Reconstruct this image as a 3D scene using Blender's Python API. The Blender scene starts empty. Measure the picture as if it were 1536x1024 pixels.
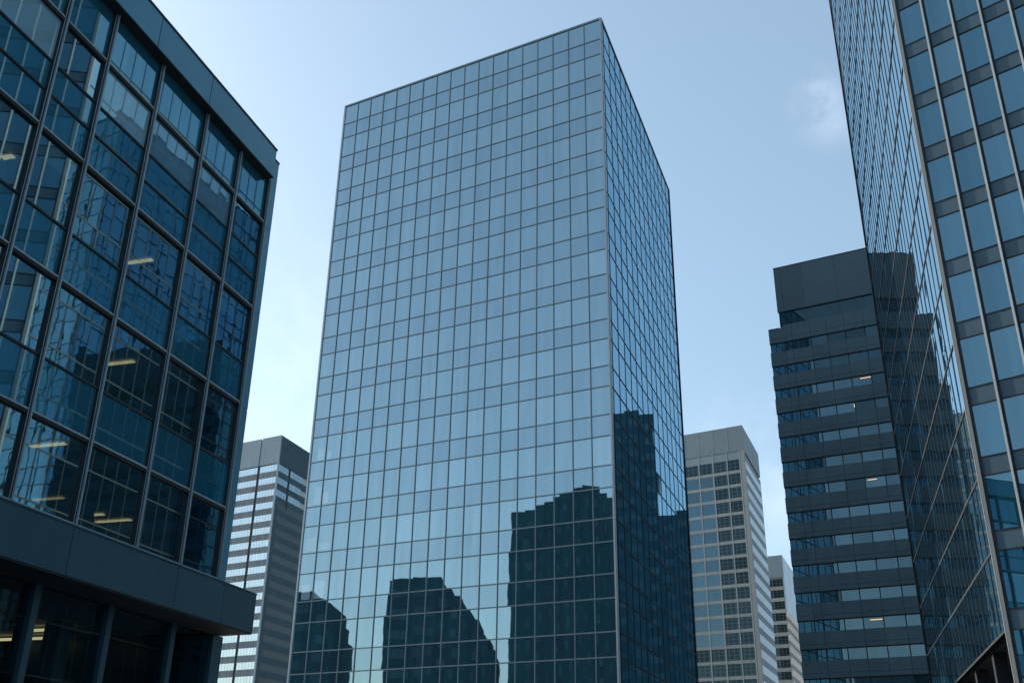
import bpy, math, random
from math import radians as R, sin, cos, sqrt
random.seed(7)
sc = bpy.context.scene
COL = sc.collection

# ------------------------------------------------------------------ camera
EYE, FPX, PITCH, ROLL = 1.6, 1537.36, 24.5735, 0.8861        # focal length in pixels of a 1536 px wide picture
cam = bpy.data.cameras.new('camera'); cam_o = bpy.data.objects.new('camera', cam); COL.objects.link(cam_o)
cam.sensor_width = 36; cam.lens = FPX / 1536 * 36; cam.clip_start = .1; cam.clip_end = 6000
p_, r_ = R(PITCH), R(ROLL)
CF = (0, cos(p_), sin(p_)); U0 = (0, -sin(p_), cos(p_))
CR = (cos(r_), sin(r_) * U0[1], sin(r_) * U0[2]); CU = (-sin(r_), cos(r_) * U0[1], cos(r_) * U0[2])
from mathutils import Matrix
cam_o.matrix_world = Matrix(((CR[0], CU[0], -CF[0], 0), (CR[1], CU[1], -CF[1], 0), (CR[2], CU[2], -CF[2], EYE), (0, 0, 0, 1)))
sc.camera = cam_o

# ------------------------------------------------------------------ sky, sun, exposure
SUN_AZ, SUN_EL = -57, 25                                        # degrees clockwise from the view direction (+Y); height
w = bpy.data.worlds.new('World'); sc.world = w; w.use_nodes = True
wt = w.node_tree; wt.nodes.clear()
def wn(t, **k):
    n = wt.nodes.new(t)
    for a, b in k.items(): setattr(n, a, b)
    return n
L_ = wt.links.new
sky = wn('ShaderNodeTexSky', sky_type='NISHITA'); sky.sun_disc = False
sky.sun_elevation = R(SUN_EL); sky.sun_rotation = R(SUN_AZ); sky.altitude = 50
sky.air_density = 1.0; sky.dust_density = 2.1; sky.ozone_density = 1.6
bg = wn('ShaderNodeBackground'); out = wn('ShaderNodeOutputWorld')
bg.inputs[1].default_value = 0.12
tc = wn('ShaderNodeTexCoord')
# thin clouds: noise wisps gathered round a few directions of the sky
def sky_dir(x, y):
    d = [CF[i] * FPX + (x - 768) * CR[i] + (512 - y) * CU[i] for i in range(3)]
    m = sqrt(sum(c * c for c in d)); return [c / m for c in d]
no = wn('ShaderNodeTexNoise'); no.inputs['Scale'].default_value = 9; no.inputs['Detail'].default_value = 7; no.inputs['Roughness'].default_value = .62
L_(tc.outputs['Generated'], no.inputs['Vector'])
ramp = wn('ShaderNodeMapRange'); ramp.inputs[1].default_value = .42; ramp.inputs[2].default_value = .72
L_(no.outputs[0], ramp.inputs[0])
acc = None
for (x, y, rad, amt) in ((1242, 165, .045, .55), (1222, 130, .03, .3), (420, 570, .16, .35), (1165, 720, .13, .4), (395, 480, .2, .15)):
    dist = wn('ShaderNodeVectorMath', operation='DISTANCE'); L_(tc.outputs['Generated'], dist.inputs[0]); dist.inputs[1].default_value = sky_dir(x, y)
    mr = wn('ShaderNodeMapRange', interpolation_type='SMOOTHSTEP'); mr.inputs[1].default_value = rad; mr.inputs[2].default_value = 0
    mr.inputs[3].default_value = 0; mr.inputs[4].default_value = amt; L_(dist.outputs['Value'], mr.inputs[0])
    if acc is None: acc = mr.outputs[0]
    else:
        ad = wn('ShaderNodeMath', operation='ADD'); L_(acc, ad.inputs[0]); L_(mr.outputs[0], ad.inputs[1]); acc = ad.outputs[0]
mul = wn('ShaderNodeMath', operation='MULTIPLY', use_clamp=True); L_(acc, mul.inputs[0]); L_(ramp.outputs[0], mul.inputs[1])
tint = wn('ShaderNodeMix', data_type='RGBA', blend_type='MULTIPLY'); tint.inputs[0].default_value = 1
hz = wn('ShaderNodeMix', data_type='RGBA'); hz.inputs[0].default_value = .36; hz.inputs[7].default_value = (2.2, 2.75, 3.4, 1)   # summer haze evens the sky out
L_(sky.outputs[0], hz.inputs[6])
L_(hz.outputs[2], tint.inputs[6]); tint.inputs[7].default_value = (.95, 1.03, 1.0, 1)
mixc = wn('ShaderNodeMix', data_type='RGBA'); L_(mul.outputs[0], mixc.inputs[0]); L_(tint.outputs[2], mixc.inputs[6])
mixc.inputs[7].default_value = (4.4, 4.9, 5.5, 1)
L_(mixc.outputs[2], bg.inputs[0]); L_(bg.outputs[0], out.inputs[0])

sl = bpy.data.lights.new('sun', 'SUN'); sl.energy = 2.0; sl.angle = R(.5); sl.color = (1, .93, .85)
so = bpy.data.objects.new('sun', sl); COL.objects.link(so)
so.rotation_euler = (R(90 - SUN_EL), 0, R(180 - SUN_AZ)); so.location = (200, 0, 200)
sc.view_settings.view_transform = 'Standard'; sc.view_settings.look = 'None'
sc.view_settings.gamma = 1; sc.view_settings.use_curve_mapping = False
sc.view_settings.exposure = 1.05
sc.cycles.max_bounces = 10; sc.cycles.glossy_bounces = 6; sc.cycles.transparent_max_bounces = 8
sc.cycles.caustics_reflective = False; sc.cycles.caustics_refractive = False

# ------------------------------------------------------------------ materials
def new_mat(name):
    m = bpy.data.materials.new(name); m.use_nodes = True; m.node_tree.nodes.clear()
    return m, m.node_tree.nodes, m.node_tree.links.new
def bump_wave(N, L, scale, dist, detail=1.5, sz=(1, 1, 1)):
    t = N.new('ShaderNodeTexCoord'); mp = N.new('ShaderNodeMapping'); mp.inputs['Scale'].default_value = sz
    n = N.new('ShaderNodeTexNoise'); n.inputs['Scale'].default_value = scale; n.inputs['Detail'].default_value = detail
    b = N.new('ShaderNodeBump'); b.inputs['Strength'].default_value = 1; b.inputs['Distance'].default_value = dist
    L(t.outputs['Object'], mp.inputs[0]); L(mp.outputs[0], n.inputs['Vector']); L(n.outputs[0], b.inputs['Height'])
    return b.outputs[0]
def glass(name, refl, base, f0, wave=(.35, .004), trans=None, dirt=.12, grid=None):
    """coated facade glass: a mirror layer with Fresnel over a dark body (or a tinted see-through body)"""
    m, N, L = new_mat(name)
    g = N.new('ShaderNodeBsdfGlossy'); g.inputs['Color'].default_value = (*refl, 1); g.inputs['Roughness'].default_value = .012
    if trans: d = N.new('ShaderNodeBsdfTransparent'); d.inputs['Color'].default_value = (*trans, 1)
    else: d = N.new('ShaderNodeBsdfDiffuse'); d.inputs['Color'].default_value = (*base, 1)
    if grid:                                                    # glazing bars of a gridded window
        (ux, uy), ps, pz, gc = grid
        tcg = N.new('ShaderNodeTexCoord'); sp = N.new('ShaderNodeSeparateXYZ'); L(tcg.outputs['Object'], sp.inputs[0])
        def mth(op, a, b):
            q = N.new('ShaderNodeMath'); q.operation = op
            for i, v in enumerate((a, b)):
                if isinstance(v, (int, float)): q.inputs[i].default_value = v
                else: L(v, q.inputs[i])
            return q.outputs[0]
        al = mth('ADD', mth('MULTIPLY', sp.outputs[0], ux), mth('MULTIPLY', sp.outputs[1], uy))
        g1 = mth('LESS_THAN', mth('FRACT', mth('DIVIDE', al, ps), 0), .16); g2 = mth('LESS_THAN', mth('FRACT', mth('DIVIDE', sp.outputs[2], pz), 0), .16)
        gm = N.new('ShaderNodeMix'); gm.data_type = 'RGBA'; L(mth('MAXIMUM', g1, g2), gm.inputs[0]); gm.inputs[6].default_value = (*base, 1); gm.inputs[7].default_value = (*gc, 1)
        L(gm.outputs[2], d.inputs['Color'])
    nrm = bump_wave(N, L, *wave); L(nrm, g.inputs['Normal'])
    lw = N.new('ShaderNodeLayerWeight'); lw.inputs[0].default_value = .5
    pw = N.new('ShaderNodeMath'); pw.operation = 'POWER'; pw.inputs[1].default_value = 5; L(lw.outputs['Facing'], pw.inputs[0])
    mr = N.new('ShaderNodeMapRange'); mr.inputs[3].default_value = f0; mr.inputs[4].default_value = 1; L(pw.outputs[0], mr.inputs[0])
    # a little dust: streaky noise takes some of the mirror away
    t = N.new('ShaderNodeTexCoord'); mp = N.new('ShaderNodeMapping'); mp.inputs['Scale'].default_value = (1.2, 1.2, .12)
    n = N.new('ShaderNodeTexNoise'); n.inputs['Scale'].default_value = 1.3; n.inputs['Detail'].default_value = 5
    L(t.outputs['Object'], mp.inputs[0]); L(mp.outputs[0], n.inputs['Vector'])
    m2 = N.new('ShaderNodeMapRange'); m2.inputs[1].default_value = .35; m2.inputs[2].default_value = .75; m2.inputs[3].default_value = 1; m2.inputs[4].default_value = 1 - dirt
    L(n.outputs[0], m2.inputs[0])
    oi = N.new('ShaderNodeObjectInfo'); rv = N.new('ShaderNodeMapRange'); rv.inputs[3].default_value = -.035; rv.inputs[4].default_value = .035; L(oi.outputs['Random'], rv.inputs[0])
    av = N.new('ShaderNodeMath'); av.operation = 'ADD'; L(mr.outputs[0], av.inputs[0]); L(rv.outputs[0], av.inputs[1])
    mu = N.new('ShaderNodeMath'); mu.operation = 'MULTIPLY'; mu.use_clamp = True; L(av.outputs[0], mu.inputs[0]); L(m2.outputs[0], mu.inputs[1])
    mx = N.new('ShaderNodeMixShader'); L(mu.outputs[0], mx.inputs[0]); L(d.outputs[0], mx.inputs[1]); L(g.outputs[0], mx.inputs[2])
    o = N.new('ShaderNodeOutputMaterial'); L(mx.outputs[0], o.inputs[0])
    return m
def solid(name, col, rough=.6, metal=0, var=.18, scale=1.2, sz=(1, 1, .25), fine=.0, spec=.4):
    """painted or mineral surface with streaky, mottled colour"""
    m, N, L = new_mat(name)
    b = N.new('ShaderNodeBsdfPrincipled'); b.inputs['Roughness'].default_value = rough; b.inputs['Metallic'].default_value = metal
    b.inputs['Specular IOR Level'].default_value = spec
    t = N.new('ShaderNodeTexCoord'); mp = N.new('ShaderNodeMapping'); mp.inputs['Scale'].default_value = sz
    n = N.new('ShaderNodeTexNoise'); n.inputs['Scale'].default_value = scale; n.inputs['Detail'].default_value = 8; n.inputs['Roughness'].default_value = .65
    L(t.outputs['Object'], mp.inputs[0]); L(mp.outputs[0], n.inputs['Vector'])
    oi = N.new('ShaderNodeObjectInfo'); rv = N.new('ShaderNodeMapRange'); rv.inputs[3].default_value = -.09; rv.inputs[4].default_value = .09; L(oi.outputs['Random'], rv.inputs[0])
    mr = N.new('ShaderNodeMapRange'); mr.inputs[1].default_value = .25; mr.inputs[2].default_value = .75; mr.inputs[3].default_value = 1 - var; mr.inputs[4].default_value = 1 + var
    L(n.outputs[0], mr.inputs[0])
    mx = N.new('ShaderNodeMix'); mx.data_type = 'RGBA'; mx.blend_type = 'MULTIPLY'; mx.inputs[0].default_value = 1
    mx.inputs[6].default_value = (*col, 1); cb = N.new('ShaderNodeCombineColor')
    av = N.new('ShaderNodeMath'); av.operation = 'ADD'; L(mr.outputs[0], av.inputs[0]); L(rv.outputs[0], av.inputs[1])
    for i in range(3): L(av.outputs[0], cb.inputs[i])
    L(cb.outputs[0], mx.inputs[7]); L(mx.outputs[2], b.inputs['Base Color'])
    if fine:
        n2 = N.new('ShaderNodeTexNoise'); n2.inputs['Scale'].default_value = 60; n2.inputs['Detail'].default_value = 3; L(t.outputs['Object'], n2.inputs['Vector'])
        bp = N.new('ShaderNodeBump'); bp.inputs['Distance'].default_value = fine; bp.inputs['Strength'].default_value = .6; L(n2.outputs[0], bp.inputs['Height']); L(bp.outputs[0], b.inputs['Normal'])
    o = N.new('ShaderNodeOutputMaterial'); L(b.outputs[0], o.inputs[0])
    return m
def lamp_mat(name, col, e):
    m, N, L = new_mat(name); em = N.new('ShaderNodeEmission'); em.inputs[0].default_value = (*col, 1); em.inputs[1].default_value = e
    o = N.new('ShaderNodeOutputMaterial'); L(em.outputs[0], o.inputs[0]); return m

M = dict(
    # central tower: vision and spandrel panes in slightly different coatings
    main_a=glass('blue_mirror_glass', (.66, .86, .925), (.010, .040, .052), .56),
    main_b=glass('blue_mirror_glass_greyer', (.655, .845, .92), (.012, .038, .050), .545),
    main_c=glass('blue_mirror_glass_deeper', (.63, .825, .91), (.012, .036, .052), .535),
    main_d=glass('blue_mirror_glass_paler', (.69, .88, .935), (.012, .042, .052), .565),
    main_blind=glass('mirror_glass_over_blind', (.66, .84, .89), (.42, .52, .55), .45),
    main_r=glass('blue_mirror_glass_side', (.47, .77, .96), (.006, .034, .060), .58),
    main_r2=glass('blue_mirror_glass_side_paler', (.51, .80, .97), (.008, .038, .064), .60),
    mullion=solid('grey_aluminium', (.20, .255, .275), .45, .2, .1),
    gasket=solid('black_gasket', (.007, .013, .017), .6, 0, .1),
    edge=solid('pale_aluminium_edge', (.42, .46, .47), .4, .4, .1),
    core=solid('dark_core', (.01, .014, .018), .8),
    # left building
    lvis=glass('tinted_window_glass', (.56, .86, 1.0), (0, 0, 0), .56, (.3, .0007), trans=(.30, .46, .52), dirt=.2),
    lblind=glass('window_with_pale_blind', (.50, .78, .92), (.22, .36, .42), .3, (.4, .003), dirt=.3), lblind2=glass('window_with_half_blind', (.50, .78, .92), (.10, .19, .24), .33, (.4, .003), dirt=.3),
    lshop=glass('dark_shop_glass', (.40, .62, .72), (0, 0, 0), .07, (.4, .003), trans=(.30, .44, .50), dirt=.2),
    lspan=glass('tinted_spandrel_glass', (.44, .76, .96), (.018, .11, .165), .32, (.3, .0007), dirt=.2),
    lmet=solid('slate_metal_panel', (.035, .085, .120), .38, .35, .1, .6, fine=.0003, spec=.6),
    lpar=solid('blue_parapet_panel', (.075, .235, .335), .3, .25, .08, .5, spec=.7),
    lcap=solid('steel_grey_cap', (.23, .31, .36), .45, .05, .12),
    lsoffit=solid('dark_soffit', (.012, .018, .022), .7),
    linner=solid('office_wall', (.16, .18, .18), .8), lceil=solid('office_ceiling', (.30, .31, .30), .8),
    lcol=solid('office_column', (.22, .25, .26), .8),
    blind=solid('pale_blind', (.68, .76, .78), .8, 0, .08, 3, (6, 6, .1)),
    lamp=lamp_mat('warm_ceiling_lamp', (1, .64, .30), .75), lampdim=lamp_mat('dim_ceiling_lamp', (1, .60, .26), .35),
    # right building
    rglass=glass('deep_blue_glass', (.46, .74, .90), (.010, .055, .082), .26, (.3, .003)),
    rglass2=glass('deep_blue_glass_paler', (.50, .77, .91), (.012, .060, .086), .275, (.3, .003)),
    rband=solid('grey_spandrel_panel', (.046, .090, .125), .55, .1, .08, .6),
    rcap=solid('silver_mullion_cap', (.42, .445, .445), .5, .05, .1),
    redge=solid('silver_grey_edge', (.20, .215, .215), .5, .1, .1),
    rside=glass('silvery_blue_glass', (.62, .84, .95), (.008, .022, .030), .62, (.7, .0045)),
    rsidebar=solid('brown_grey_bar', (.045, .05, .052), .5, .2, .1),
    # dark tower
    lobby=glass('dark_lobby_glass', (.4, .6, .7), (.008, .016, .02), .08),
    dpanel=solid('charcoal_cladding', (.10, .172, .215), .6, .0, .16, .7, (1, 1, .6)),
    dbox=solid('charcoal_crown_cladding', (.105, .165, .20), .6, .0, .14, 2.5, (.25, .25, 2)),
    dglass=glass('blue_strip_glass', (.50, .74, .86), (.012, .045, .062), .2, (.35, .003)),
    dglass2=glass('dark_strip_glass', (.35, .56, .64), (.008, .028, .038), .14, (.35, .003)),
    joint=solid('dark_joint', (.014, .020, .025), .7),
    # far towers
    crown=solid('grey_crown_panel', (.29, .325, .33), .75, 0, .12, 1.5, (2, 2, .2)),
    beige=solid('beige_concrete', (.42, .395, .355), .8, 0, .12, .5, (1, 1, .2)),
    beigelight=solid('beige_mullion', (.46, .45, .43), .7, 0, .1),
    beigepan=solid('greenish_grey_panel', (.33, .38, .38), .6, 0, .1),
    bglass=glass('clear_blue_window', (.50, .72, .84), (.02, .05, .07), .2, (.5, .004)),
    bglass2=glass('dark_gridded_window', (.30, .42, .46), (.012, .024, .03), .09, (.5, .004), grid=((-.848, .53), 1.36, .98, (.10, .12, .12))),
    strip=solid('white_metal_strip', (.62, .68, .72), .45, .0, .1, 1),
    stripgrey=solid('grey_streaked_band', (.23, .25, .26), .7, 0, .45, .8, (3, 3, .1)),
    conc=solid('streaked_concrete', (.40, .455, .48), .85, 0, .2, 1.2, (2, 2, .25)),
    concshade=solid('shade_toned_concrete', (.046, .084, .104), .85, 0, .2, 1.2, (2, 2, .25)),  # darker copy of the front concrete: the side's shade is in the colour
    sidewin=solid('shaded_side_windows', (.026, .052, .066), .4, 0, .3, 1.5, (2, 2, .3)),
    lbglass=glass('pale_mirror_window', (.86, .92, .95), (.1, .12, .13), .75, (.6, .004)),
    lbglass2=glass('blue_side_window', (.62, .78, .86), (.03, .05, .06), .5, (.6, .004)),
    pink=solid('sun_tinted_stone', (.86, .68, .55), .8, 0, .1, .6), pinkdark=solid('warm_stone_recess', (.33, .29, .27), .8, 0, .2, .8, (3, 3, .1)),  # the peach tone puts sunlight on the side into the stone colour
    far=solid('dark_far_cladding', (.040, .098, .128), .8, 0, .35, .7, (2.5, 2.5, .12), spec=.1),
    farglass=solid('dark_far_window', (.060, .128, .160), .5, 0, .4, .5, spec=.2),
    roof=solid('roof_gravel', (.18, .18, .17), .9),
    asphalt=solid('asphalt', (.05, .05, .052), .85, 0, .25, .8, (1, 1, 1), .002),
    paving=solid('paving', (.26, .255, .25), .85, 0, .15, 1.5, (1, 1, 1), .001),
    kerb=solid('kerb_stone', (.32, .32, .31), .85), paint=solid('road_paint', (.75, .75, .72), .7), ground=solid('ground_concrete', (.2, .2, .2), .9, 0, .2, .05, (1, 1, 1)),
)

# ------------------------------------------------------------------ mesh helpers
class MB:
    """collects boxes and prisms and links them as ONE mesh object"""
    def __init__(s): s.v = []; s.f = []; s.mi = []
    def hexa(s, pts, mi=0):
        b = len(s.v); s.v += pts
        for q in ((0, 3, 2, 1), (4, 5, 6, 7), (0, 1, 5, 4), (1, 2, 6, 5), (2, 3, 7, 6), (3, 0, 4, 7)):
            s.f.append([b + i for i in q]); s.mi.append(mi)
    def prism(s, poly, z0, z1, mi=0):
        b = len(s.v); n = len(poly)
        s.v += [(x, y, z0) for x, y in poly] + [(x, y, z1) for x, y in poly]
        s.f.append([b + i for i in reversed(range(n))]); s.f.append([b + n + i for i in range(n)]); s.mi += [mi, mi]
        for i in range(n):
            j = (i + 1) % n; s.f.append([b + i, b + j, b + n + j, b + n + i]); s.mi.append(mi)
    def box(s, F, s0, s1, z0, z1, n0, n1, mi=0):
        P = F.pt
        s.hexa([P(s0, z0, n0), P(s1, z0, n0), P(s1, z0, n1), P(s0, z0, n1), P(s0, z1, n0), P(s1, z1, n0), P(s1, z1, n1), P(s0, z1, n1)], mi)
    def build(s, name, mats, parent=None, kind=None, label=None):
        if not isinstance(mats, (list, tuple)): mats = [mats]
        me = bpy.data.meshes.new(name); ox = [0, 0, 0]; q = parent
        while q: ox = [ox[i] + q.location[i] for i in range(3)]; q = q.parent
        me.from_pydata([(a - ox[0], b - ox[1], c - ox[2]) for a, b, c in s.v], [], s.f)
        for m in mats: me.materials.append(m)
        for p, i in zip(me.polygons, s.mi): p.material_index = i
        import bmesh
        bm = bmesh.new(); bm.from_mesh(me); bmesh.ops.recalc_face_normals(bm, faces=bm.faces); bm.to_mesh(me); bm.free()
        o = bpy.data.objects.new(name, me); COL.objects.link(o)
        if parent: o.parent = parent
        if kind: o['kind'] = kind
        if label: o['label'] = label
        return o
class Face:
    """a facade: s runs along azimuth az from p0, n points outwards"""
    def __init__(s, p0, az, side):
        a = R(az); s.p = p0; s.u = (sin(a), cos(a)); s.n = (cos(a) * side, -sin(a) * side)
    def pt(s, a, z, n): return (s.p[0] + s.u[0] * a + s.n[0] * n, s.p[1] + s.u[1] * a + s.n[1] * n, z)
    def xy(s, a, n=0): return s.pt(a, 0, n)[:2]
class Scaled(Face):
    """the same facade drawn to another scale about eye height"""
    k = 1
    def pt(s, a, z, n): return Face.pt(s, a * s.k, EYE + (z - EYE) * s.k if z > 1 else z, n * s.k)
def thing(name, loc, label, cat, group=None):
    o = bpy.data.objects.new(name, None); COL.objects.link(o); o.location = (loc[0], loc[1], 0)
    o.empty_display_size = 2; o['label'] = label; o['category'] = cat
    if group: o['group'] = group
    return o
def one(name, F, args, mat, parent, label=None):
    m = MB(); m.box(F, *args); return m.build(name, mat, parent, None, label)
def proj(P):
    d = (P[0], P[1], P[2] - EYE); z = sum(a * b for a, b in zip(d, CF))
    if z < .1: return None
    return 768 + FPX * sum(a * b for a, b in zip(d, CR)) / z, 512 - FPX * sum(a * b for a, b in zip(d, CU)) / z
class Panes:
    """all panes of one building: the 100 that show largest are parts of their own, the rest one part"""
    def __init__(s, name): s.name = name; s.items = []
    def add(s, F, s0, s1, z0, z1, n, mat, thick=.04, tilt=.0, seen=True):
        ta, tb = random.uniform(-tilt, tilt) * (s1 - s0), random.uniform(-tilt, tilt) * (z1 - z0)
        P = F.pt
        f = [P(s0, z0, n - ta - tb), P(s1, z0, n + ta - tb), P(s1, z1, n + ta + tb), P(s0, z1, n - ta + tb)]
        b = [P(s0, z0, n - thick), P(s1, z0, n - thick), P(s1, z1, n - thick), P(s0, z1, n - thick)]
        q = [proj(p) for p in f]; area = 0
        if seen and all(q):
            q = [(min(max(x, 0), 1536), min(max(y, 0), 1024)) for x, y in q]
            area = abs(sum(q[i][0] * q[(i + 1) % 4][1] - q[(i + 1) % 4][0] * q[i][1] for i in range(4))) / 2
            c = F.pt((s0 + s1) / 2, 0, 0)
            if (c[0] * F.n[0] + c[1] * F.n[1]) > 0: area = 0
        s.items.append((area, b, f, mat))
    def flush(s, parent, limit=100):
        it = sorted(s.items, key=lambda t: -t[0])
        if len(it) <= limit: head, tail = it, []
        else: head, tail = it[:limit], it[limit:]
        for a, b, f, m in head:
            mb = MB(); mb.hexa([b[0], b[1], f[1], f[0], b[3], b[2], f[2], f[3]]); mb.build(s.name, m, parent)
        if tail:
            mats = []; mb = MB()
            for a, b, f, m in tail:
                if m not in mats: mats.append(m)
                mb.hexa([b[0], b[1], f[1], f[0], b[3], b[2], f[2], f[3]], mats.index(m))
            mb.build(s.name, mats, parent, 'stuff')
def body(name, poly, z0, z1, mat, parent, roofmat=None):
    m = MB(); m.prism(poly, z0, z1); o = m.build(name, mat, parent)
    return o

# ------------------------------------------------------------------ setting: ground, road, pavements
m = MB(); m.prism([(-2500, -2500), (2500, -2500), (2500, 2500), (-2500, 2500)], -.6, -.16); m.build('ground', M['ground'])['kind'] = 'structure'
ST = Face((0, 0), 16.6, 1)                                      # the street: s along it, n to the right
m = MB(); m.box(ST, -70, 68, -.158, -.13, -8, 3); m.build('road', M['asphalt'])['kind'] = 'structure'
m = MB()
for a in range(-66, 66, 6): m.box(ST, a, a + 3, -.129, -.125, -2.56, -2.44)
m.build('road_markings', M['paint'])['kind'] = 'structure'
for n0, n1, k in ((-19.6, -8.2, (-8.2, -8)), (3.2, 7.9, (3, 3.2))):
    m = MB(); m.box(ST, -70, 68, -.159, -.004, n0, n1); m.build('pavement', M['paving'])['kind'] = 'structure'
    m = MB(); m.box(ST, -70, 68, -.157, 0, *k); m.build('kerb', M['kerb'])['kind'] = 'structure'

# ------------------------------------------------------------------ central mirror-glass tower
A = (8.19, 77.98); FH = 4.294; TOP = 72.1
FR = Face(A, -61.764, -1); RG = Face(A, 20.084, 1); WF, WR = 30.67, 32.09
if FR.n[0] * A[0] + FR.n[1] * A[1] > 0: FR.n = (-FR.n[0], -FR.n[1])
t = thing('glass_office_tower', A, 'tall blue mirror-glass office tower with square grid, standing alone in the centre', 'skyscraper')
bl = (FR.xy(WF)[0] + RG.u[0] * 26, FR.xy(WF)[1] + RG.u[1] * 26)
c0 = (A[0] - FR.n[0] * .2 - RG.n[0] * .2, A[1] - FR.n[1] * .2 - RG.n[1] * .2)
body('core', [c0, FR.xy(WF - .15, -.2), bl, RG.xy(WR - .15, -.2)], 0, TOP - .3, M['core'], t)
zs = []; k = 0
while True:
    z = TOP - FH * k
    if z < .5: break
    zs.append(z); z2 = z - FH * .575
    if z2 > .5: zs.append(z2)
    k += 1
zs.append(.2)
P = Panes('glass_pane')
sf = [.12 + (WF - .24) * i / 18 for i in range(19)]
sr = [.12, .8] + [.8 + (WR - .92) * i / 14 for i in range(1, 15)]
for i in range(len(zs) - 1):
    for j in range(18):
        mt = (M['main_a'] if random.random() < .85 else M['main_d']) if i % 2 == 0 else (M['main_b'] if random.random() < .85 else M['main_c'])
        if i in (1, 3): mt = M['main_c'] if random.random() < .6 else M['main_b']
        P.add(FR, sf[j], sf[j + 1], zs[i + 1], zs[i], 0, mt, tilt=.0009)
    for j in range(15):
        P.add(RG, sr[j], sr[j + 1], zs[i + 1], zs[i], 0, M['main_r'] if random.random() < .6 else M['main_r2'], tilt=.0009)
P.flush(t)
for (j, k, a0, a1, b0, b1) in ((0, 18, .45, .9, .05, .5), (1, 18, .1, .4, .05, .35), (0, 20, .5, .95, .05, .75), (1, 20, .05, .45, .05, .5), (0, 22, .3, .9, .05, .55), (1, 22, .05, .85, .05, .35), (0, 24, .25, .8, .05, .6), (1, 24, .05, .7, .05, .7)):
    zt, zb_ = zs[k], zs[k + 1]; wd = sf[j + 1] - sf[j]
    one('window_blind', FR, (sf[17 - j] + wd * (1 - a1), sf[17 - j] + wd * (1 - a0), zb_ + (zt - zb_) * b0 + .06, zb_ + (zt - zb_) * b1, -.02, .0035), [M['main_blind']], t)
for a in sf[1:-1]: one('mullion', FR, (a - .032, a + .032, .2, TOP - .12, .002, .075), [M['mullion']], t)
for a in sr[1:-1]: one('mullion', RG, (a - .05, a + .05, .2, TOP - .12, .002, .03), [M['gasket']], t)
for z in zs[1:-1]:
    one('transom', FR, (.12, WF - .12, z - .044, z + .044, .001, .05), [M['mullion']], t)
    one('transom', RG, (.12, WR - .12, z - .06, z + .06, .001, .028), [M['gasket']], t)
m = MB(); m.box(FR, -.02, .12, .2, TOP, -.1, .1); m.box(RG, .0, .12, .2, TOP - .01, -.09, .08); m.build('corner_trim', M['edge'], t)
m = MB(); m.box(FR, WF - .12, WF + .05, .2, TOP, -.3, .1); m.build('corner_trim', M['edge'], t)
m = MB(); m.box(RG, WR - .12, WR + .05, .2, TOP, -.3, .1); m.build('corner_trim', M['gasket'], t)
m = MB(); m.box(FR, 0, WF, TOP - .12, TOP + .08, -.35, .09); m.build('coping', M['mullion'], t)
m = MB(); m.box(RG, 0, WR, TOP - .12, TOP + .07, -.35, .085); m.build('coping', M['mullion'], t)

# ------------------------------------------------------------------ left building
SL = Face((0, 0), 16.625, 1)                                    # n is measured to the right, the glazing lies at n = -20
G = -20.0; EAST = 32.02
t = thing('glass_office_building', SL.xy(EAST, G), 'low dark blue-glass office block with metal parapet and lit ceilings, at the left edge', 'office building')
LS = [31.39, 29.09, 26.67, 23.81, 21.24, 19.25, 16.75, 14.3, 11.85, 9.4, 6.95]     # mullions
LZ = [25.12, 23.03, 21.45, 20.43, 19.20, 16.86, 15.24, 12.88, 11.22, 8.70]         # transoms
kinds = 'svsssvvvvv'
vis = {1, 4, 6, 8}                                              # rows one can look through
W0 = LS[-1]
for i in range(9):
    for j in range(len(LS) - 1):
        v = i in vis
        m = MB(); ta, tb = random.uniform(-.002, .002), random.uniform(-.002, .002)
        s0, s1, z0, z1 = LS[j + 1], LS[j], LZ[i + 1], LZ[i]
        P_ = SL.pt
        f = [P_(s0, z0, G - ta - tb), P_(s1, z0, G + ta - tb), P_(s1, z1, G + ta + tb), P_(s0, z1, G - ta + tb)]
        b = [P_(s0, z0, G - .03), P_(s1, z0, G - .03), P_(s1, z1, G - .03), P_(s0, z1, G - .03)]
        if v: m.v += f; m.f.append([0, 1, 2, 3]); m.mi.append(0)
        else: m.hexa([b[0], b[1], f[1], f[0], b[3], b[2], f[2], f[3]])
        pale = {(1, 5): 'lblind', (1, 3): 'lblind', (1, 2): 'lblind2', (1, 1): 'lblind2'}.get((i, j))
        m.build('window_pane' if v else 'spandrel_pane', M[pale] if pale else M['lvis'] if v else M['lspan'], t)
for a in LS:
    fin = one('mullion', SL, (a - .085, a + .05, LZ[-1], LZ[0] - .02, G - .05, G + .10), [M['gasket']], t)
    m = MB(); m.box(SL, a + .015, a + .06, LZ[-1], LZ[0] - .03, G + .101, G + .15); m.box(SL, a - .07, a - .052, LZ[-1], LZ[0] - .03, G + .101, G + .112); m.build('cap', M['lcap'], fin)
for j in range(len(LS) - 1):
    for i in range(1, 9):
        big = i in (1, 4, 6, 8); h = .075 if big else .04
        fin = one('transom', SL, (LS[j + 1] + .056, LS[j] - .111, LZ[i] - h, LZ[i] + h * .6, G - .04, G + (.10 if big else .05)), [M['gasket']], t)
        if big: one('cap', SL, (LS[j + 1] + .062, LS[j] - .115, LZ[i] + h * .1, LZ[i] + h * .85, G + .101, G + .13), [M['lcap']], fin)
    one('sill', SL, (LS[j + 1] + .056, LS[j] - .111, 8.62, 8.76, G - .04, G + .2), [M['lcap']], t)
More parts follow.
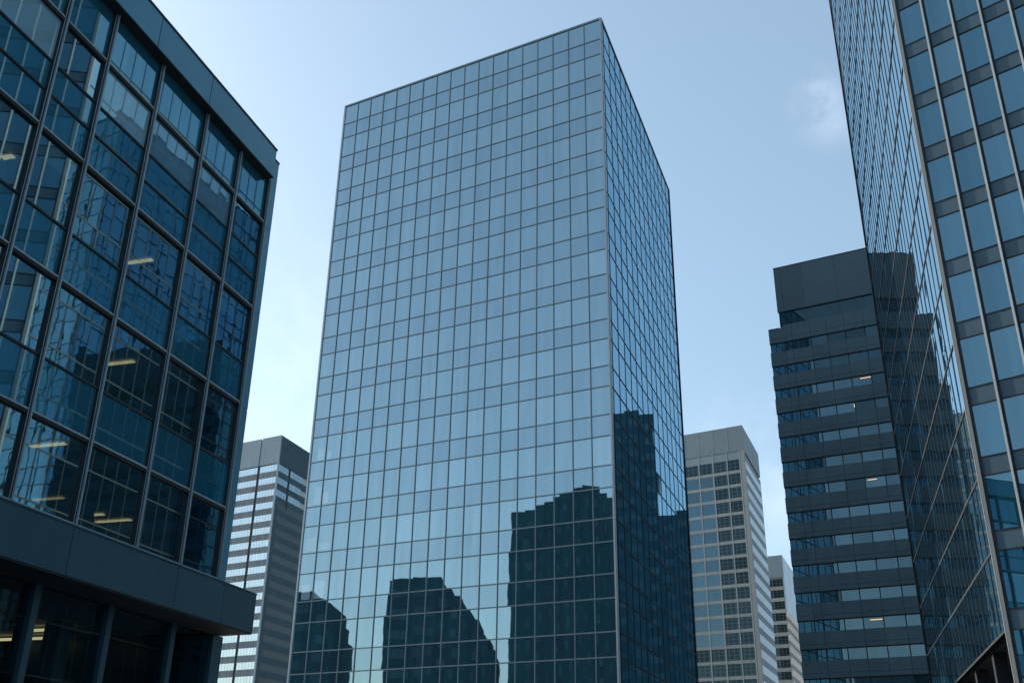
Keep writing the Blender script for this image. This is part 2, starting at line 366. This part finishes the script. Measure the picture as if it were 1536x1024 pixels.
# parapet band and its soffit
js = [31.12, 26.2, 22.95, 19.7, 16.4, 13.1, 9.8, 6.95]
for a, b in zip(js[1:], js[:-1]):
    one('parapet_panel', SL, (a + .02, b - .02, 25.02, 26.28, G - .2, G + .42), [M['lpar']], t)
m = MB(); m.box(SL, W0, 31.1, 25.06, 26.2, G - .3, G + .36); m.build('parapet_backing', M['joint'], t)
one('coping', SL, (W0, 31.13, 26.285, 26.36, G - .5, G + .45), [M['gasket']], t)
one('coping', SL, (31.14, EAST + .02, 26.285, 26.355, G - .5, G + .06), [M['gasket']], t)
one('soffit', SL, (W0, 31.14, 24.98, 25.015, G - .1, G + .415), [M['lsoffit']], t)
# corner strip of metal panels
cz = [8.7, 11.2, 15.2, 19.2, 23.0, 26.28]
for a, b in zip(cz[:-1], cz[1:]): one('corner_panel', SL, (31.44, EAST, a + .012, b - .012, G - .3, G + .04), [M['lpar']], t)
# canopy fascia, its soffit, the recessed ground floor
for a, b in ((30.5, 32.62), (27.75, 30.5), (22.75, 27.75), (17.75, 22.75), (12.75, 17.75), (7.75, 12.75)):
    one('fascia_panel', SL, (a + .012, b - .012, 7.08, 8.38, G + .5, G + 1.0), [M['lmet']], t)
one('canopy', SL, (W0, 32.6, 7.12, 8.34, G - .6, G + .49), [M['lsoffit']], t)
one('coping', SL, (W0, 32.62, 8.385, 8.43, G + .2, G + 1.03), [M['lmet']], t)
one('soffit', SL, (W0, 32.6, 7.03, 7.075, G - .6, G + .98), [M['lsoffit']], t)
gz = [32.4, 29.9, 26.6, 23.4, 20.2, 17, 13.8, 10.6, 7.4]
for a, b in zip(gz[1:], gz[:-1]):
    m = MB(); m.v += [SL.pt(a + .2, 0, G - .4), SL.pt(b - .2, 0, G - .4), SL.pt(b - .2, 7.02, G - .4), SL.pt(a + .2, 7.02, G - .4)]; m.f.append([0, 1, 2, 3]); m.mi.append(0)
    m.build('shop_window', M['lshop'], t)
for a in gz: one('ground_column', SL, (a - .12, a + .12 if a < 32 else a + .5, 0, 7.02, G - .75, G - .3), [M['lmet']], t)
# floors and inside walls
for zc in (19.20, 15.24, 11.22): one('floor_slab', SL, (W0, 31.9, zc - .06, zc + .55, G - 14, G - .08), [M['lceil']], t)
one('floor_slab', SL, (W0, 31.9, 23.0, 23.5, G - 14, G - .08), [M['lceil']], t)
one('floor_slab', SL, (W0, 32.59, 7.13, 8.55, G - 14, G - .62), [M['lceil']], t)
one('roof', SL, (W0, 31.9, 25.3, 25.9, G - 14, G - .32), [M['roof']], t)
one('inner_wall', SL, (W0, 31.95, 0, 25.25, G - 14.3, G - 14.02), [M['linner']], t)
one('end_wall', SL, (31.91, EAST - .01, 8.5, 26.2, G - 14, G - .31), [M['lmet']], t)
one('end_wall', SL, (32.41, 32.58, 0, 7.125, G - 14, G - .76), [M['lmet']], t)
one('end_wall', SL, (W0 - .3, W0 - .02, 0, 26.2, G - 14, G + .1), [M['lmet']], t)
for a in (28.8, 23.6, 18.4, 13.2):
    for zz in ((8.56, 11.15), (11.78, 15.17), (15.8, 19.13), (19.76, 22.99), (0, 7.02)):
        one('office_column', SL, (a - .3, a + .3, zz[0], zz[1], G - 4.2, G - 3.6), [M['lcol']], t)
    one('partition', SL, (a - 2.1, a - 2.0, 8.56, 11.15, G - 13.9, G - 8), [M['linner']], t)
lights = [(26.8, -22.3, -21.3, 19.1), (26.7, -22.4, -21.2, 15.14), (23.5, -21.7, -20.5, 11.12), (28.4, -25.6, -24.4, 11.12), (30.6, -25.4, -24.4, 11.12),
          (31.5, -25.4, -23.9, 11.12), (21.2, -26, -24.6, 15.14), (18.6, -24, -22.8, 11.12), (30.0, -26.3, -24.5, 6.98), (31.6, -29.2, -26.5, 6.98), (24.2, -25, -23.4, 6.98), (20.2, -22.0, -21.6, 19.1)]
for k, (a, n0, n1, z) in enumerate(lights):
    one('ceiling_light', SL, (a - .09, a + .09, z - .03, z - .005 if z > 7 else 7.02, n0, n1), [M['lampdim' if k in (3, 6, 7, 10) else 'lamp']], t)
for (j, i, drop, ins) in ((0, 4, .35, .9), (1, 4, .25, .3), (0, 6, .3, .7), (7, 4, .6, .1), (4, 4, .3, .1), (6, 6, .5, .1)):
    z1 = LZ[i] - .1; one('roller_blind', SL, (LS[j + 1] + .15, LS[j] - .12 - ins, z1 - (LZ[i] - LZ[i + 1] - .15) * drop, z1, G - .10, G - .08), [M['blind']], t)

# ------------------------------------------------------------------ right building
C = (21.38, 44.92)
RF = Face(C, 134, 1)
if RF.n[0] * C[0] + RF.n[1] * C[1] > 0: RF.n = (-RF.n[0], -RF.n[1])
RS = Face(C, 16, -1); WS = 34.0; RTOP = 80.6
t = thing('banded_glass_building', C, 'tall blue-glass building with silver mullions and grey bands, cut off by the right edge', 'skyscraper')
ci = (C[0] - RF.n[0] * .25 - RS.n[0] * .25, C[1] - RF.n[1] * .25 - RS.n[1] * .25)
body('core', [ci, RF.xy(40, -.25), (RF.xy(40)[0] + 14, RF.xy(40)[1] + 30), (RS.xy(WS)[0] + 14, RS.xy(WS)[1] - 2), RS.xy(WS - .1, -.25)], 8.87, RTOP - .3, M['core'], t)
P = Panes('glass_pane'); Q = Panes('spandrel_panel')
bt = [40.4 - 3.4 * k for k in range(-12, 12)]
rs = [.12 + 1.42 * k for k in range(29)]
prev = RTOP - .2
for k, z in enumerate(bt):
    for j in range(28):
        mt = M['rglass'] if random.random() < .6 else M['rglass2']
        P.add(RF, rs[j], rs[j + 1], z, prev, 0, mt, tilt=.0012, seen=j < 6)
        Q.add(RF, rs[j], rs[j + 1], max(z - .88, .1), z, .01, M['rband'], seen=j < 6)
    prev = z - .88
    if prev < 3: break
P.flush(t, 90); Q.flush(t, 60)
for a in rs[1:]:
    fin = one('mullion', RF, (a - .085, a + .11, 3, RTOP - .1, .012, .055), [M['gasket']], t)
    one('cap', RF, (a - .085, a + .015, 3, RTOP - .1, .056, .15), [M['rcap']], fin)
for z in bt:
    one('transom', RF, (.12, 39.9, z - .02, z + .02, .012, .05), [M['gasket']], t)
    if z - .88 > 0: one('transom', RF, (.12, 39.9, z - .90, z - .86, .012, .055), [M['gasket']], t)
PS = Panes('side_pane'); sz = [RTOP - .2]
for z in bt:
    if z - .88 > 8.0: sz.append(z - .88)
sz[-1] = 8.95
ss = [.15 + (WS - .3) * k / 25 for k in range(26)]
for i in range(len(sz) - 1):
    for j in range(25): PS.add(RS, ss[j], ss[j + 1], sz[i + 1], sz[i], 0, M['rside'], tilt=.003)
PS.flush(t)
for a in ss[1:-1]: one('side_mullion', RS, (a - .04, a + .04, 8.9, RTOP - .1, .004, .026), [M['gasket']], t)
for z in sz[1:]: one('side_transom', RS, (.15, WS - .1, z - .055, z + .055, .003, .035), [M['rsidebar']], t)
m = MB(); m.box(RS, 0, .17, 0, RTOP, -.1, .06); m.box(RF, .0, .14, 0, RTOP - .01, -.08, .1); o = m.build('corner_trim', M['redge'], t)
one('corner_gasket', RF, (.141, .25, 0, RTOP - .02, -.05, .06), [M['gasket']], t)
one('corner_trim', RS, (WS - .1, WS, 0, RTOP, -.3, .09), [M['gasket']], t)
one('coping', RF, (0, 40, RTOP - .1, RTOP + .2, -.4, .12), [M['rcap']], t)
one('coping', RS, (.2, WS, RTOP - .1, RTOP + .19, -.4, .1), [M['rcap']], t)
body('lobby_wall', [RS.xy(1.2, -2.2), RF.xy(36, -2.2), (RF.xy(36)[0] + 12, RF.xy(36)[1] + 28), RS.xy(WS - 1, -2.2)], 0, 8.86, M['lobby'], t)
for a in (.3, 6.9, 13.5, 20.1, 26.7, 33.3): one('lobby_column', RS, (a - .25, a + .35, 0, 8.86, -.9, -.3), [M['joint']], t)


# ------------------------------------------------------------------ dark banded tower
D = (30.25, 109.4); DK = .931
DF = Scaled(D, 119.5, 1); DF.k = DK
if DF.n[0] * D[0] + DF.n[1] * D[1] > 0: DF.n = (-DF.n[0], -DF.n[1])
WD = 26.0; dep = (sin(R(36)) * 14, cos(R(36)) * 14)
t = thing('dark_banded_tower', D, 'charcoal tower with window bands and a stepped-back crown block, right of the beige tower', 'office tower')
def quad(F, s0, s1, n, dp): a, b = F.xy(s0, n), F.xy(s1, n); return [a, b, (b[0] + dp[0], b[1] + dp[1]), (a[0] + dp[0], a[1] + dp[1])]
body('wall', quad(DF, 0.02, WD, -.30, dep), 0, EYE + (57.2 - EYE) * DK, M['dpanel'], t)
body('crown_core', quad(DF, 1.5, WD, -.30, dep), EYE + (57.2 - EYE) * DK, EYE + (65.7 - EYE) * DK, M['dpanel'], t)
for a, b in ((1.42, 2.25), (2.27, 4.9), (4.92, 9.05), (9.07, 13.2), (13.22, 17.4), (17.42, WD)): one('crown_panel', DF, (a, b, 59.6, 65.85, -.25, .05), [M['dbox']], t)
one('coping', DF, (1.4, WD, 65.855, 65.96, -.6, .08), [M['gasket']], t)
for a, b in ((1.5, 4.9), (4.9, 9.05), (9.05, 12), (12, 17), (17, WD)): one('louvre_panel', DF, (a + .01, b - .01, 57.75, 59.55, -.28, -.2), [M['dglass2']], t)
ds = [.12, 1.88, 2.85, 5.15, 7.15, 9.32, 11.6, 13.6, 15.9, 18.2, 20.6, 23, 25.9]
dj = [.0, 1.9, 5.15, 9.3, 13.6, WD]
tops = [55.5 - 3.1 * k for k in range(18)]; P = Panes('window_pane')
up = 57.4
for k, z in enumerate(tops):
    if z < 2: break
    zb = z - 1.3
    for a, b in zip(dj[:-1], dj[1:]):
        e = 57.75 if (k == 0 and a > 1) else up
        one('spandrel_panel', DF, (a + .012, b - .012, z, e - (.0 if k else .01), -.28, 0), [M['dpanel']], t)
    one('joint', DF, (.02, WD, (z + up) / 2 - .42, (z + up) / 2 - .385, .001, .004), [M['joint']], t)
    for a in (2.85, 7.15, 11.6): one('joint', DF, (a - .02, a + .02, z + .02, up - .02 if k else 57.3, .001, .003), [M['joint']], t)
    one('head_shadow', DF, (.02, WD, z - .13, z - .004, -.27, -.02), [M['gasket']], t)  # black strip standing in for the recess shadow above the windows
    for j in range(12):
        dark = (k == 0 and j > 0) or (k == 1 and j > 2) or (j > 5 and k in (2, 3)) or random.random() < .08
        P.add(DF, ds[j] + .05, ds[j + 1] - .05, zb + .01, z - .14, -.12, M['dglass2'] if dark else M['dglass'], tilt=.0015, seen=j < 9)
        one('mullion', DF, (ds[j + 1] - .05, ds[j + 1] + .05, zb, z - .13, -.25, -.06), [M['gasket']], t) if j < 8 and not dark else None
    up = zb
P.flush(t)
one('coping', DF, (0, 1.42, 57.4, 57.48, -.5, .04), [M['gasket']], t)
for (a, b, k) in ((10.3, 11.6, 2), (9.2, 9.33, 3), (9.6, 10.6, 6), (13.5, 15, 6), (13.4, 14.2, 9), (7.9, 9.2, 11)):
    z = tops[k]; one('ceiling_light', DF, (a, b, z - .42 - (.3 if b - a < .3 else 0), z - .36, -.119, -.09), [M['lamp']], t)

# ------------------------------------------------------------------ far beige tower
B = (63.49, 265.44)
BF = Face(B, -58, -1); BR = Face(B, 22, 1)
if BF.n[0] * B[0] + BF.n[1] * B[1] > 0: BF.n = (-BF.n[0], -BF.n[1])
t = thing('beige_gridded_tower', B, 'pale beige concrete tower with gridded windows and a blank crown, right behind the glass tower', 'office tower')
bw, br = 33.5, 27.0
b0 = (B[0] - BF.n[0] * .4 - BR.n[0] * .4, B[1] - BF.n[1] * .4 - BR.n[1] * .4); bb = (BF.xy(bw)[0] + BR.u[0] * br, BF.xy(bw)[1] + BR.u[1] * br)
body('wall', [b0, BF.xy(bw, -.4), bb, BR.xy(br, -.4)], 0, 98.6, M['beige'], t)
for a in range(8): one('crown_panel', BF, (a * 4.15 + .03, a * 4.15 + 4.12, 91.6, 98.8, -.3, .05), [M['crown']], t)
for a in range(6): one('crown_panel', BR, (a * 4.5 + .08, a * 4.5 + 4.47, 91.6, 98.8, -.3, .05), [M['crown']], t)
bs = [1.35] + [5.0 + 4.08 * k for k in range(8)]
P = Panes('window_pane'); z = 89.3
for a, b in zip(bs[:-1], bs[1:]): one('header_panel', BF, (a + .2, b - .2, 89.35, 91.5, -.3, -.05), [M['beigepan']], t)
k = 0
while z > 4:
    one('spandrel_band', BF, (1.35, bw, z - 3.8, z - 2.97, -.35, 0), [M['beige']], t)
    for j in range(8):
        P.add(BF, bs[j] + .15, bs[j + 1] - .15, z - 2.96, z - .01, -.12, M['bglass2'] if (j < 2 or k == 0 or z < 41.5) else M['bglass'], tilt=.002, seen=j < 4)
    z -= 3.8; k += 1
for a in bs: one('pilaster', BF, (a - .15, a + .15, 0, 91.55, -.3, .12), [M['beigelight']], t)
one('corner_pier', BF, (.0, 1.1, 0, 91.58, -.3, .06), [M['beige']], t)
z = 90.6; n_ = 0
while z > 3:
    one('side_band', BR, (.5, br, z - 1.75, z, -.35, .02), [M['stripgrey']], t); one('side_strip', BR, (.5, br, z - 3.8, z - 1.751, -.35, .05), [M['strip']], t); z -= 3.8
one('corner_pier', BR, (.0, .48, 0, 91.58, -.3, .1), [M['beige']], t)
P.flush(t)

# ------------------------------------------------------------------ small stone tower beyond, its side tinted as if sunlit
K = (94.06, 351.29)
KF = Face(K, -60, -1); KR = Face(K, 22, 1)
if KF.n[0] * K[0] + KF.n[1] * K[1] > 0: KF.n = (-KF.n[0], -KF.n[1])
t = thing('small_stone_tower', K, 'small distant stone tower with a peach side coloured as if sunlit, squeezed between beige and charcoal towers', 'office tower')
k0 = (K[0] - KF.n[0] * .4 - KR.n[0] * .4, K[1] - KF.n[1] * .4 - KR.n[1] * .4); kb = (KF.xy(22)[0] + KR.u[0] * 40, KF.xy(22)[1] + KR.u[1] * 40)
body('wall', [k0, KF.xy(22, -.4), kb, KR.xy(40, -.4)], 0, 82.8, M['beige'], t)
one('crown', KF, (0, 22, 75.5, 83, -.3, .05), [M['crown']], t)
for a in range(8): one('crown_panel', KR, (.06 + a * 5, 4.98 + a * 5, 64.5, 83, -.3, .05), [M['strip']], t)  # side crown paler than the front one: sunlight put into the colour
z = 75.0; P = Panes('window_pane'); first = True
while z > 4:
    for j in range(6): P.add(KF, .6 + j * 3.6, 4.0 + j * 3.6, z - 2.6, z, -.2, M['bglass2'], tilt=.002, seen=j < 2)
    one('spandrel_band', KF, (0.06, 22, z - 3.8, z - 2.61, -.3, 0), [M['beige']], t); z -= 3.8
P.flush(t, 60)
z = 64.4
while z > 4:
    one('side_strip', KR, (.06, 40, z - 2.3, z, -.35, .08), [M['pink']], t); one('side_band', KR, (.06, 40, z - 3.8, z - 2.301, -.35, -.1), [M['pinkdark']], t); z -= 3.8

# ------------------------------------------------------------------ far striped tower on the left
S = (-69.49, 295.5)
SF = Face(S, -60, -1); SR = Face(S, 18, 1)
if SF.n[0] * S[0] + SF.n[1] * S[1] > 0: SF.n = (-SF.n[0], -SF.n[1])
t = thing('striped_concrete_tower', S, 'distant grey concrete tower with bright window stripes, between the left block and the glass tower', 'office tower')
sw, sr_ = 17.4, 24
s0 = (S[0] - SF.n[0] * .4 - SR.n[0] * .4, S[1] - SF.n[1] * .4 - SR.n[1] * .4); sb = (SF.xy(sw)[0] + SR.u[0] * sr_, SF.xy(sw)[1] + SR.u[1] * sr_)
body('wall', [s0, SF.xy(sw, -.4), sb, SR.xy(sr_, -.4)], 0, 104.0, M['conc'], t)
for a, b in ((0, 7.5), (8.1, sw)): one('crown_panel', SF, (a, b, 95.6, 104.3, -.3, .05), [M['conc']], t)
one('crown_panel', SR, (.08, sr_, 95.6, 104.3, -.3, .04), [M['concshade']], t)
one('vertical_slot', SF, (7.4, 8.2, 0, 95.6, -.3, .03), [M['joint']], t)
one('vertical_slot', SR, (6.6, 7.4, 82.6, 95.5, -.3, .06), [M['joint']], t)
one('side_wall', SR, (.08, sr_, 0, 83.9, -.3, .03), [M['concshade']], t)
P = Panes('window_pane'); z = 95.2; k = 0
while z > 4:
    for a, b in ((.5, 7.4), (8.2, sw)):
        nn = 6 if b < 8 else 8
        for j in range(nn): P.add(SF, a + (b - a) * j / nn + .03, a + (b - a) * (j + 1) / nn - .03, z - 1.95, z, -.08, M['lbglass'], tilt=.002, seen=z > 40)
        one('spandrel_band', SF, (a, b, z - 3.8, z - 1.96, -.3, 0), [M['stripgrey']], t)
    if k < 3:
        for a, b in ((.3, 6.6), (7.4, 14.8)):
            for j in range(4): P.add(SR, a + (b - a) * j / 4 + .03, a + (b - a) * (j + 1) / 4 - .03, z - 1.95, z, -.05, M['lbglass2'], tilt=.002)
        one('side_band', SR, (.08, sr_, z - 3.8, z - 1.96, -.3, 0), [M['concshade']], t)
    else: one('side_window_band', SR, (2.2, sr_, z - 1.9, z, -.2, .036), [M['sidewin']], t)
    z -= 3.8; k += 1
one('corner_pier', SF, (0, .48, 0, 95.58, -.3, .06), [M['conc']], t)
P.flush(t)

# ------------------------------------------------------------------ towers behind the viewer, seen only as dark mirror images
def far_tower(label, blocks, away, name='stepped_tower'):
    """blocks: (end a, end b, roof height) of each step's wall, as placed along the street behind the viewer"""
    a0 = blocks[0][0]; t = thing(name, a0, label, 'office tower')
    dl = sqrt(away[0] ** 2 + away[1] ** 2); dx, dy = away[0] / dl, away[1] / dl
    for k, (a, b, h) in enumerate(blocks):
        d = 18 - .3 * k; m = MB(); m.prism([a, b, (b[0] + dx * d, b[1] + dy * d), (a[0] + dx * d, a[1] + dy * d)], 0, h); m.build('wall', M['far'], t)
        u = (b[0] - a[0], b[1] - a[1]); ln = sqrt(u[0] ** 2 + u[1] ** 2); u = (u[0] / ln, u[1] / ln)
        z = h - 2.2; m = MB()
        while z > 3:
            q0 = (a[0] + u[0] * .6, a[1] + u[1] * .6); q1 = (b[0] - u[0] * .6, b[1] - u[1] * .6)
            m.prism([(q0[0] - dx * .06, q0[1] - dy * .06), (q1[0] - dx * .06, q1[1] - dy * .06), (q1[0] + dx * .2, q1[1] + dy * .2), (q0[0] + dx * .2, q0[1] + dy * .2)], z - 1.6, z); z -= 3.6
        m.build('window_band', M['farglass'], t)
    return t
def split(blocks, cuts):
    """break each block of wall into narrower bays with slightly different roof heights"""
    out = []
    for q_, ((a, b, h), dz) in enumerate(zip(blocks, cuts)):
        n = len(dz); b = blocks[q_ + 1][0] if q_ + 1 < len(blocks) else b
        for i, d in enumerate(dz):
            f = lambda q: (a[0] + (b[0] - a[0]) * q, a[1] + (b[1] - a[1]) * q)
            out.append((f(i / n), f((i + 1) / n), h + d))
    return out
far_tower('dark stepped tower mirrored at the lower left corner of the glass tower front', split([((-124.5, 55.3), (-118.5, 48.8), 39.5), ((-118.4, 48.7), (-116.6, 46.7), 37), ((-116.5, 46.5), (-115.2, 45.2), 33.9)], [(.3, -.3), (.2,), (.6, -2.6)]), (-.8, -.6))
far_tower('dark tower with roof stepping down to the right, mirrored mid front of the glass tower', split([((-108.3, 38.1), (-101.4, 31.1), 41.8), ((-101.3, 31), (-98.3, 28), 38.4), ((-98.2, 27.9), (-95.7, 25.4), 34.4), ((-95.6, 25.3), (-93.4, 23.3), 29.2)], [(-.2, .1), (1.2, -.4), (1.4, -.5), (1.6, -1.4)]), (-.8, -.6))
far_tower('broad dark tower with a raised roof step, mirrored beside the glass tower corner', split([((-91.6, 21.5), (-88.1, 18.2), 53.4), ((-88, 18.1), (-84.3, 14.7), 54.9), ((-84.2, 14.6), (-78.8, 9.8), 57.4), ((-78.7, 9.7), (-74, 5.5), 55.2)], [(-.2, .1), (-.3, .2, 1.2), (-.5, .3, .7, .2), (1.2, .2, -1.6, -3)]), (-.8, -.6))
far_tower('dark tower mirrored in the side of the glass tower, hidden behind the charcoal one', split([((93.5, 191), (79.9, 200.2), 84), ((79.8, 200.3), (67, 207.5), 59)], [(-3, -1.5, 0, .6, -.4), (1.2, 2.2, -.8, .4)]), (.5, .85))
